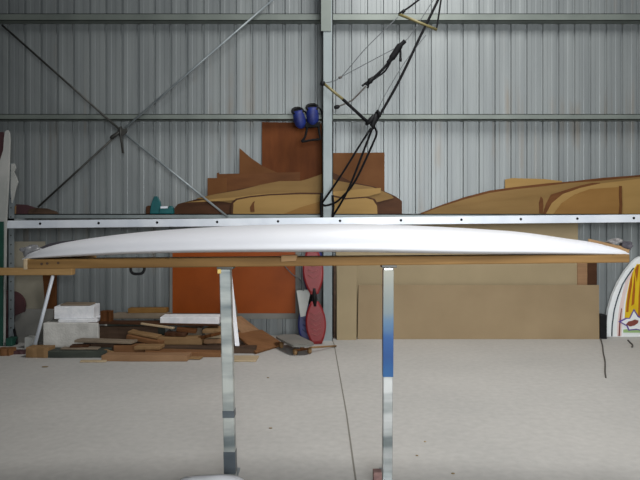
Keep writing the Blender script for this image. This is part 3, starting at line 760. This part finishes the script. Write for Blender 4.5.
# a second thin batten lies behind the board at both ends
o = link('rear_batten', hexa([P(19, 262, YR), P(70, 260.5, YR), P(70, 260.5, YR + .05), P(19, 262, YR + .05), P(19, 258.5, YR), P(70, 257, YR), P(70, 257, YR + .05), P(19, 258.5, YR + .05)], .002), M['greyboard']); 
bpy.data.objects.remove(o)
o = lump('plastic_wrap', P(31, 250.5, YP + .13), (0.045, 0.045, 0.026), 'clearplastic', 3, 'crumpled clear plastic wrap behind the left tip of white blank', 'plastic wrap', .3)
o = link('dark_strip', prism_bm([(33, 252), (41, 247), (49, 243.6), (62, 241.2), (74, 240.2), (74, 255), (50, 256), (33, 256.5)], 3.17, .03), M['darkrag']); tag(o, 'dark strip lying behind the left tip of the white blank', 'strip')
o = link('brown_strip', hexa([P(588, 253.0, 3.12), P(629, 253.0, 3.07), P(629, 253.0, 3.11), P(588, 253.0, 3.16), P(588, 238.6, 3.12), P(630, 248, 3.07), P(630, 248, 3.11), P(588, 238.6, 3.16)], .002), M['tanwood'])
tag(o, 'thin brown strip lying behind the right tip of the white blank', 'strip')
o = lump('dark_cloth', P(626, 245.5, 3.09), (0.027, 0.03, 0.022), 'darkrag', 9, 'small dark bundle on the brown strip at the right tip', 'cloth', .25)
o = lump('dark_cloth', P(615, 241.5, 3.11), (0.03, 0.03, 0.014), 'rag', 12, 'crumpled grey scrap beside the dark bundle at right tip', 'cloth', .35)

# white sack and small block at the foot of the stands
lump('white_sack', (P(211, 0, 2.74).x, 2.76, 0.05), (0.165, 0.07, 0.062), 'plasticwhite', 21, 'white plastic sack on the floor at foot of left post', 'sack', .1)
a = P(373, 480, 2.93); b_ = P(381.5, 470, 2.93)
o = link('small_block', box_bm(a.x, b_.x, 2.9, 2.95, 0.0, b_.z, .004), M['brick']); tag(o, 'small pinkish brown block at the foot of the right post', 'block')

# ------------------------------------------------------------------ trestle at left
YT = 6.02
t = thing('trestle', Vector((P(10, 0, YT).x, YT, 0)), 'wooden topped trestle with pale metal legs at far left', 'trestle')
link('top_beam', hexa([P(-60, 275.5, YT), P(71.5, 275.2, YT), P(71.5, 275.2, YT) + Vector((0, .09, 0)), P(-60, 275.5, YT) + Vector((0, .09, 0)),
                        P(-60, 268, YT), P(72, 268.6, YT), P(72, 268.6, YT) + Vector((0, .09, 0)), P(-60, 268, YT) + Vector((0, .09, 0))], .004), M['lightpine'], t)
for y0, y1, m in ((YT + .02, 5.92, 'rail'), (YT + .07, 6.2, 'greyboard')):
    a = P(53, 275.5, y0); b_ = P(34 if y0 < 6.05 else 35.5, 0, y1); b_.z = 0.012
    link('leg', tube_bm([a, b_], 0.017, 8), M[m], t, True)
    a = P(-42, 275.5, y0); b_ = P(-23, 0, y1); b_.z = 0.012
    link('leg', tube_bm([a, b_], 0.017, 8), M[m], t, True)
# boards leaning behind the trestle
leaning('grey_sheet', 13.5, 47, 241.5, 6.50, 6.60, 'beigeboard', 'beige grey sheet leaning on wall behind the trestle', 'panel', xt1=45)
o = link('brown_timber', prism_bm([(42.5, 274), (56, 274), (56.5, 312), (48, 312)], 6.46, .02), M['brown']); tag(o, 'brown tapered timber upright behind the trestle leg', 'timber')
o.location.z = 0.0
for v in o.data.vertices:
    if v.co.z < 0.3: v.co.z = 0.0
    else: v.co.z = P(0, 274, 6.46).z
leaning('dark_board', 12.5, 53, 309, 6.27, 6.42, 'greyboard', 'dark grey board leaning low behind the trestle leg', 'board', th=.02)
# dark rounded panel behind the rack post
pts = [(-8, 349)] + [(-8, 296)] + [(2, 290)] + [(12 + 13 * math.sin(a), 306 - 14.5 * math.cos(a)) for a in [i * math.pi / 2 / 8 for i in range(9)]] + [(24, 312), (14, 316), (10, 349)]
pts[0] = (-8, HY + H / 6.33 * F); pts[-1] = (10, HY + H / 6.33 * F)
o = link('maroon_sheet', prism_bm(pts, 6.33, .03), M['maroon']); tag(o, 'dark maroon round cornered panel behind the rack post', 'panel')
o.location.z = 0
o = link('dark_strut', tube_bm([Vector((P(19.5, 0, 6.2).x, 6.15, .012)), P(12.5, 322, 6.3)], .012, 6), M['rubber'], None, True); tag(o, 'thin dark strut slanting up beside the rack post', 'strut')
a = P(9.5, 0, 6.16); b_ = P(16, 338, 6.16)
o = link('teal_tin', box_bm(a.x, b_.x, 6.08, 6.2, 0, .075, .008), M['green']); tag(o, 'small dark green tin on floor by the rack post', 'tin')
a = P(24.5, 0, 5.98); b_ = P(33, 337.5, 5.98)
o = link('pale_carton', box_bm(a.x, b_.x, 5.98, 6.08, 0, b_.z, .003), M['offwhite']); tag(o, 'small pale carton on floor beside the trestle foot', 'carton')

# ------------------------------------------------------------------ foam blocks
def foam(name, x0, x1, yt, Y, z0, depth, mat, label, rot=0, bv=.008):
    a = P(x0, 0, Y); b_ = P(x1, yt, Y)
    bm = box_bm(a.x, b_.x, Y, Y + depth, z0, b_.z, bv)
    o = link(name, bm, M[mat]); o.rotation_euler.z = math.radians(rot)
    return tag(o, label, 'foam block'), b_.z
o, z1 = foam('foam_block', 43, 98, 323, 6.04, 0.0, .34, 'foamgrey', 'dusty white polystyrene block at the bottom of the foam stack')
o, z2 = foam('foam_slab', 58, 97, 319.5, 6.06, z1, .28, 'foam', 'thin white polystyrene slab between the two foam blocks')
o, z3 = foam('foam_block', 53.5, 92, 306.5, 6.10, z2, .24, 'foam', 'clean white polystyrene block on top of the foam stack', rot=5)
o, z4 = foam('grey_board', 60, 90, 304.2, 6.14, z3, .16, 'greywood', 'thin grey board lying on the top foam block'); o['category'] = 'board'

# ------------------------------------------------------------------ timber pile
def scrap(x0, x1, z0, th, Y, depth, mat, label, yaw=0, pitch=0, name='timber_offcut', bv=.003, taper=0.0):
    """a board lying at height z0; x0, x1 where the photograph shows its ends"""
    a = P(x0, 0, Y).x; b_ = P(x1, 0, Y).x; L = b_ - a
    bm = box_bm(-L / 2, L / 2, 0, depth, 0, th, 0)
    for v in bm.verts:
        if taper and v.co.x > 0 and v.co.z > 0: v.co.z *= (1 - taper)
        if taper and v.co.x < 0 and taper < 0: pass
    bmesh.ops.subdivide_edges(bm, edges=[e for e in bm.edges if abs((e.verts[0].co - e.verts[1].co).x) > L * .5], cuts=5)
    rnd = random.Random(int(x0 * 13 + x1 * 7 + Y * 100))
    bend = [rnd.uniform(-.004, .004) for _ in range(8)]; cut = rnd.uniform(-.02, .02)
    for v in bm.verts:
        i = int(round((v.co.x / L + .5) * 6)); 
        v.co.y += bend[i] * 1.5
        if abs(v.co.x) > L * .49: v.co.x += cut * (v.co.y / depth)
    bevel(bm, bv, 1)
    R = Matrix.Translation(Vector(((a + b_) / 2, Y, z0))) @ Matrix.Rotation(math.radians(yaw), 4, 'Z') @ Matrix.Rotation(math.radians(pitch), 4, 'Y')
    bm.transform(R)
    o = link(name, bm, M[mat])
    mn = min(v.co.z for v in o.data.vertices)
    return tag(o, label, 'timber', 'timber offcuts heaped along the wall')
scrap(101, 187, 0, .05, 5.44, .14, 'pinkwood', 'pinkish plank lying frontmost on the floor in the timber heap', yaw=-.5)
scrap(45, 106, 0, .060, 5.58, .16, 'greenwood', 'dark green grey plank on the floor left of the pink plank')
scrap(145, 221, 0, .058, 5.6, .12, 'redwood', 'red brown tapered board on floor behind the pink plank', taper=.35)
scrap(114, 144, 0.0, .082, 5.72, .09, 'redwood', 'short chunky golden brown block behind the pink plank', yaw=8)
scrap(82, 117, 0.0, .085, 5.78, .12, 'darkwood', 'dark short board lying behind the dark green plank', yaw=-4)
scrap(157, 256, 0, .058, 5.76, .1, 'darkwood', 'long dark brown plank on floor passing behind the left post', yaw=0)
scrap(150, 205, 0, .05, 5.88, .2, 'darkbrown', 'short dark brown board hidden under the tan plank')
scrap(154, 202, .055, .066, 5.88, .12, 'tanwood', 'thick tan plank on top of the dark brown board')
scrap(124, 160, .085, .04, 5.83, .16, 'redwood', 'brown board tilted against the tan plank', yaw=-14, pitch=9)
scrap(126, 158, .135, .02, 5.87, .12, 'tanwood', 'thin tan board resting on the tilted brown board', yaw=-10, pitch=8)
scrap(101, 119, .03, .022, 5.60, .03, 'tanwood', 'short tan stick sloping down between pink plank and dark plank', yaw=-25, pitch=10)
scrap(134, 160, .062, .03, 5.62, .12, 'tanwood', 'short tan piece lying on the red brown tapered board', yaw=2)
scrap(164, 186, .125, .03, 5.92, .1, 'darkbrown', 'small dark brown scrap lying on the tan plank', yaw=-6)
scrap(196, 214, .12, .028, 5.85, .16, 'brown', 'brown scrap slanting across the small board stack', yaw=-30, pitch=-14)
scrap(70, 88, .06, .03, 5.66, .1, 'darkbrown', 'small dark brown scrap on the dark green plank', yaw=9)
scrap(172, 200, .004, .014, 5.5, .08, 'tanwood', 'thin tan strip on floor beside the pink plank end', yaw=-2)
scrap(60, 98, .062, .012, 5.62, .09, 'greywood', 'thin grey strip lying on the dark green plank', yaw=-2)
scrap(74, 132, .1, .022, 5.72, .11, 'greywood', 'thin pale warped strip bridging the heap below the foam', pitch=1.5)
scrap(98, 158, 0, .19, 6.08, .04, 'darkwood', 'dark board added to darken the shaded recess right of the foam blocks')  # added dark sheet, paints the shade of the recess in the heap
scrap(103, 165, 0, .205, 6.3, .05, 'greenwood', 'dark grey board on edge at the rear of the timber heap')
scrap(203, 226, 0, .05, 5.96, .24, 'darkwood', 'dark board end lowest in the small stack by left post')
scrap(204, 227, .052, .042, 5.95, .24, 'pinkwood', 'pinkish board end second in the small stack by left post', yaw=2)
scrap(205, 226, .097, .045, 5.97, .24, 'palewood', 'pale board end third in the small stack by left post', yaw=-2)
scrap(202, 226, .145, .03, 5.96, .24, 'tanwood', 'tan board end topmost in the small stack by left post')
scrap(186, 202, 0.0, .17, 6.1, .12, 'greywood', 'grey brown offcut wedged left of the small board stack', yaw=10)
scrap(88, 219, .206, .02, 6.06, .13, 'darkbrown', 'long thin brown board lying under the white slab', pitch=1.0)
scrap(140, 173, .205, .018, 5.96, .03, 'palewood', 'slim whitish stick sloping down in front of long brown board', pitch=8)
scrap(176, 196, .15, .03, 5.98, .10, 'brown', 'small brown scrap under the white slab', pitch=6)
scrap(100, 110.5, .226, .105, 6.1, .08, 'brown', 'small upright brown block beside the foam stack')
scrap(113, 166, .225, .05, 6.32, .12, 'greywood', 'weathered grey beam at the rear of the timber heap')
scrap(128, 166, .276, .045, 6.36, .1, 'template3', 'golden plywood scrap lying on the weathered grey beam', yaw=3, taper=-.0)
o, _ = foam('white_slab', 160, 219, 317.2, 6.07, .212, .2, 'foam', 'long thin white foam slab on the timber heap', bv=.004)
scrap(229, 256, 0, .014, 5.42, .2, 'palewood', 'thin pale board flat on floor right of left post')
scrap(25, 48, 0, .09, 5.58, .12, 'tanwood', 'brown timber block under the trestle foot', yaw=-3)
scrap(-6, 9, 0, .06, 5.66, .1, 'redwood', 'brown timber scrap at the left edge beneath rack post')
scrap(10, 25, 0, .03, 5.72, .08, 'maroon', 'flat dull maroon scrap beside the trestle foot block', yaw=6)
scrap(80, 106, 0, .014, 5.40, .05, 'palewood', 'thin pale sliver on floor at front of dark plank', yaw=4)

def sheet(name, c, th, mat, label, cat='plywood'):
    """c: four (px, Y, z) corners of the top face"""
    top_ = [Vector(((x - 320) / F * Y, Y, z)) for x, Y, z in c]
    n = (top_[1] - top_[0]).cross(top_[3] - top_[0]).normalized()
    if n.z < 0: n = -n
    return tag(link(name, hexa([p - n * th for p in top_] + top_, .0015), M[mat]), label, cat)
sheet('plywood_offcut', [(232, 6.28, .245), (241, 6.45, .235), (268, 6.40, .035), (247, 6.08, .045)], .014, 'pinkwood', 'upper brown plywood sheet sloping down right of left post')
sheet('plywood_offcut', [(235, 6.12, .125), (262, 6.42, .10), (284, 6.10, .022), (256, 5.72, .022)], .02, 'redwood', 'lower brown plywood sheet sloping onto floor right of left post')

# sticks leaning by the left post
o = link('white_stick', hexa([P(235, 346, 5.79), P(239.5, 346, 5.79), P(239.5, 346, 5.81), P(235, 346, 5.81), P(229, 275, 6.53), P(232, 275, 6.53), P(232, 275, 6.55), P(229, 275, 6.55)], .001), M['plasticwhite']); tag(o, 'white stick leaning behind the left steel post', 'stick')
o = link('brown_stick', tube_bm([P(241, 337.3, 6.52), P(229, 270, 6.552)], .010, 6), M['greywood'], None, True); tag(o, 'thin grey brown stick leaning on the orange panel', 'stick')

# ------------------------------------------------------------------ skateboard by the heap
A = P(284, 0, 6.12); B = P(305.5, 0, 5.66); A.z = .088; B.z = .078
d = (B - A).normalized(); sd = d.cross(Vector((0, 0, 1))).normalized(); up = sd.cross(d)
if up.z < 0: up = -up
t = thing('skateboard', Vector(((A.x + B.x) / 2, (A.y + B.y) / 2, 0)), 'worn grey skateboard with pale wheels beside the timber heap', 'skateboard')
bm = bmesh.new(); L = (B - A).length; ring = []
n = 12
outl = []
for i in range(n + 1):
    u = i / n; w = .11 * (max(0.03, 1 - abs(2 * u - 1) ** 9)) ** .5
    outl.append((u, w, 0.0))
rows = []
for u, w, lift in outl:
    c = A + d * L * u + up * lift
    rows.append([bm.verts.new(c + sd * w * k + up * h) for k, h in ((-1, 0), (1, 0), (1, .02), (-1, .02))])
for a, b_ in zip(rows, rows[1:]):
    for k in range(4): bm.faces.new((a[k], a[(k + 1) % 4], b_[(k + 1) % 4], b_[k]))
bm.faces.new(rows[0]); bm.faces.new(rows[-1][::-1])
link('deck', bm, M['greyboard'], t)
for u in (.2, .86):
    c = A + d * L * u
    tr = link('truck', tube_bm([c - sd * .07 - up * .035, c + sd * .07 - up * .035], .011, 8, tube_bm([c, c - up * .035], .02, 8)), M['brown'], t, True)
    for k in (-1, 1):
        wc = c + sd * (.07 * k - .015) - up * .046
        wc.z = .029
        link('wheel', lathe_bm(wc, sd, [(0, .02), (.004, .028), (.026, .028), (.03, .02)], 16), M['tanwood'], tr, True)
o = link('thin_stick', tube_bm([Vector((P(310, 0, 5.78).x, 5.78, .05)), Vector((P(336, 0, 6.05).x, 6.05, .010))], .009, 6), M['tanwood'], None, True); tag(o, 'thin brown stick on the floor beside the skateboard', 'stick')

# tiny litter on the floor
for (px, py, r, lab) in ((45, 367, .022, 'dry leaf on the floor below the trestle foot'), (268, 378, .008, 'tiny dark chip on floor right of left post, farther one'), (270.5, 428.5, .008, 'tiny dark chip on floor right of left post, nearer one'),
                    (425, 442, .006, 'pale speck on the floor right of the right post'), (417, 456, .006, 'dark speck on the floor right of the right post'), (453, 474, .007, 'small dark chip at bottom of photo right of right post')):
    c = fp(px, py); c.z = 0.003
    bm = bmesh.new(); bmesh.ops.create_icosphere(bm, subdivisions=2, radius=1)
    for v in bm.verts: v.co = Vector((v.co.x * r * 1.3, v.co.y * r, v.co.z * .003)) + c
    o = link('leaf' if 'leaf' in lab else 'wood_chip', bm, M['leaf'] if 'pale' not in lab else M['palewood'], None, True); tag(o, lab, 'leaf' if 'leaf' in lab else 'wood chip')

# ------------------------------------------------------------------ light
def area(name, loc, target, sx, sy, e, col=(1, 1, 1), spread=180):
    l = bpy.data.lights.new(name, 'AREA'); l.shape = 'RECTANGLE'; l.size = sx; l.size_y = sy; l.energy = e; l.color = col
    l.spread = math.radians(spread)
    o = bpy.data.objects.new(name, l); COL.objects.link(o); o.location = loc
    o.rotation_euler = (Vector(target) - Vector(loc)).to_track_quat('-Z', 'Y').to_euler()
    return o
area('roof_skylight', (1.2, 4.2, 4.9), (1.2, 4.5, 0), 1.2, 2.0, 180, (1, .99, .97))
area('open_door_daylight', (1.25, -2.0, 1.9), (1.05, 6.4, 1.5), 2.6, 2.0, 82, (.95, .98, 1.0), 75)
w = bpy.data.worlds.new('shed air'); S.world = w; w.use_nodes = True
w.node_tree.nodes['Background'].inputs['Color'].default_value = (0.75, 0.8, 0.85, 1)
w.node_tree.nodes['Background'].inputs['Strength'].default_value = 0.05

# ------------------------------------------------------------------ camera
cd = bpy.data.cameras.new('camera'); cam = bpy.data.objects.new('camera', cd); COL.objects.link(cam)
cam.location = (0, 0, H); cam.rotation_euler = (math.pi / 2, 0, 0)
cd.sensor_width = 36; cd.lens = 36; cd.shift_y = -22 / 640; cd.clip_end = 60; cd.clip_start = .05
S.camera = cam
S.view_settings.view_transform = 'Standard'; S.view_settings.look = 'None'
S.view_settings.gamma = 1; S.view_settings.use_curve_mapping = False
S.view_settings.exposure = 0.0
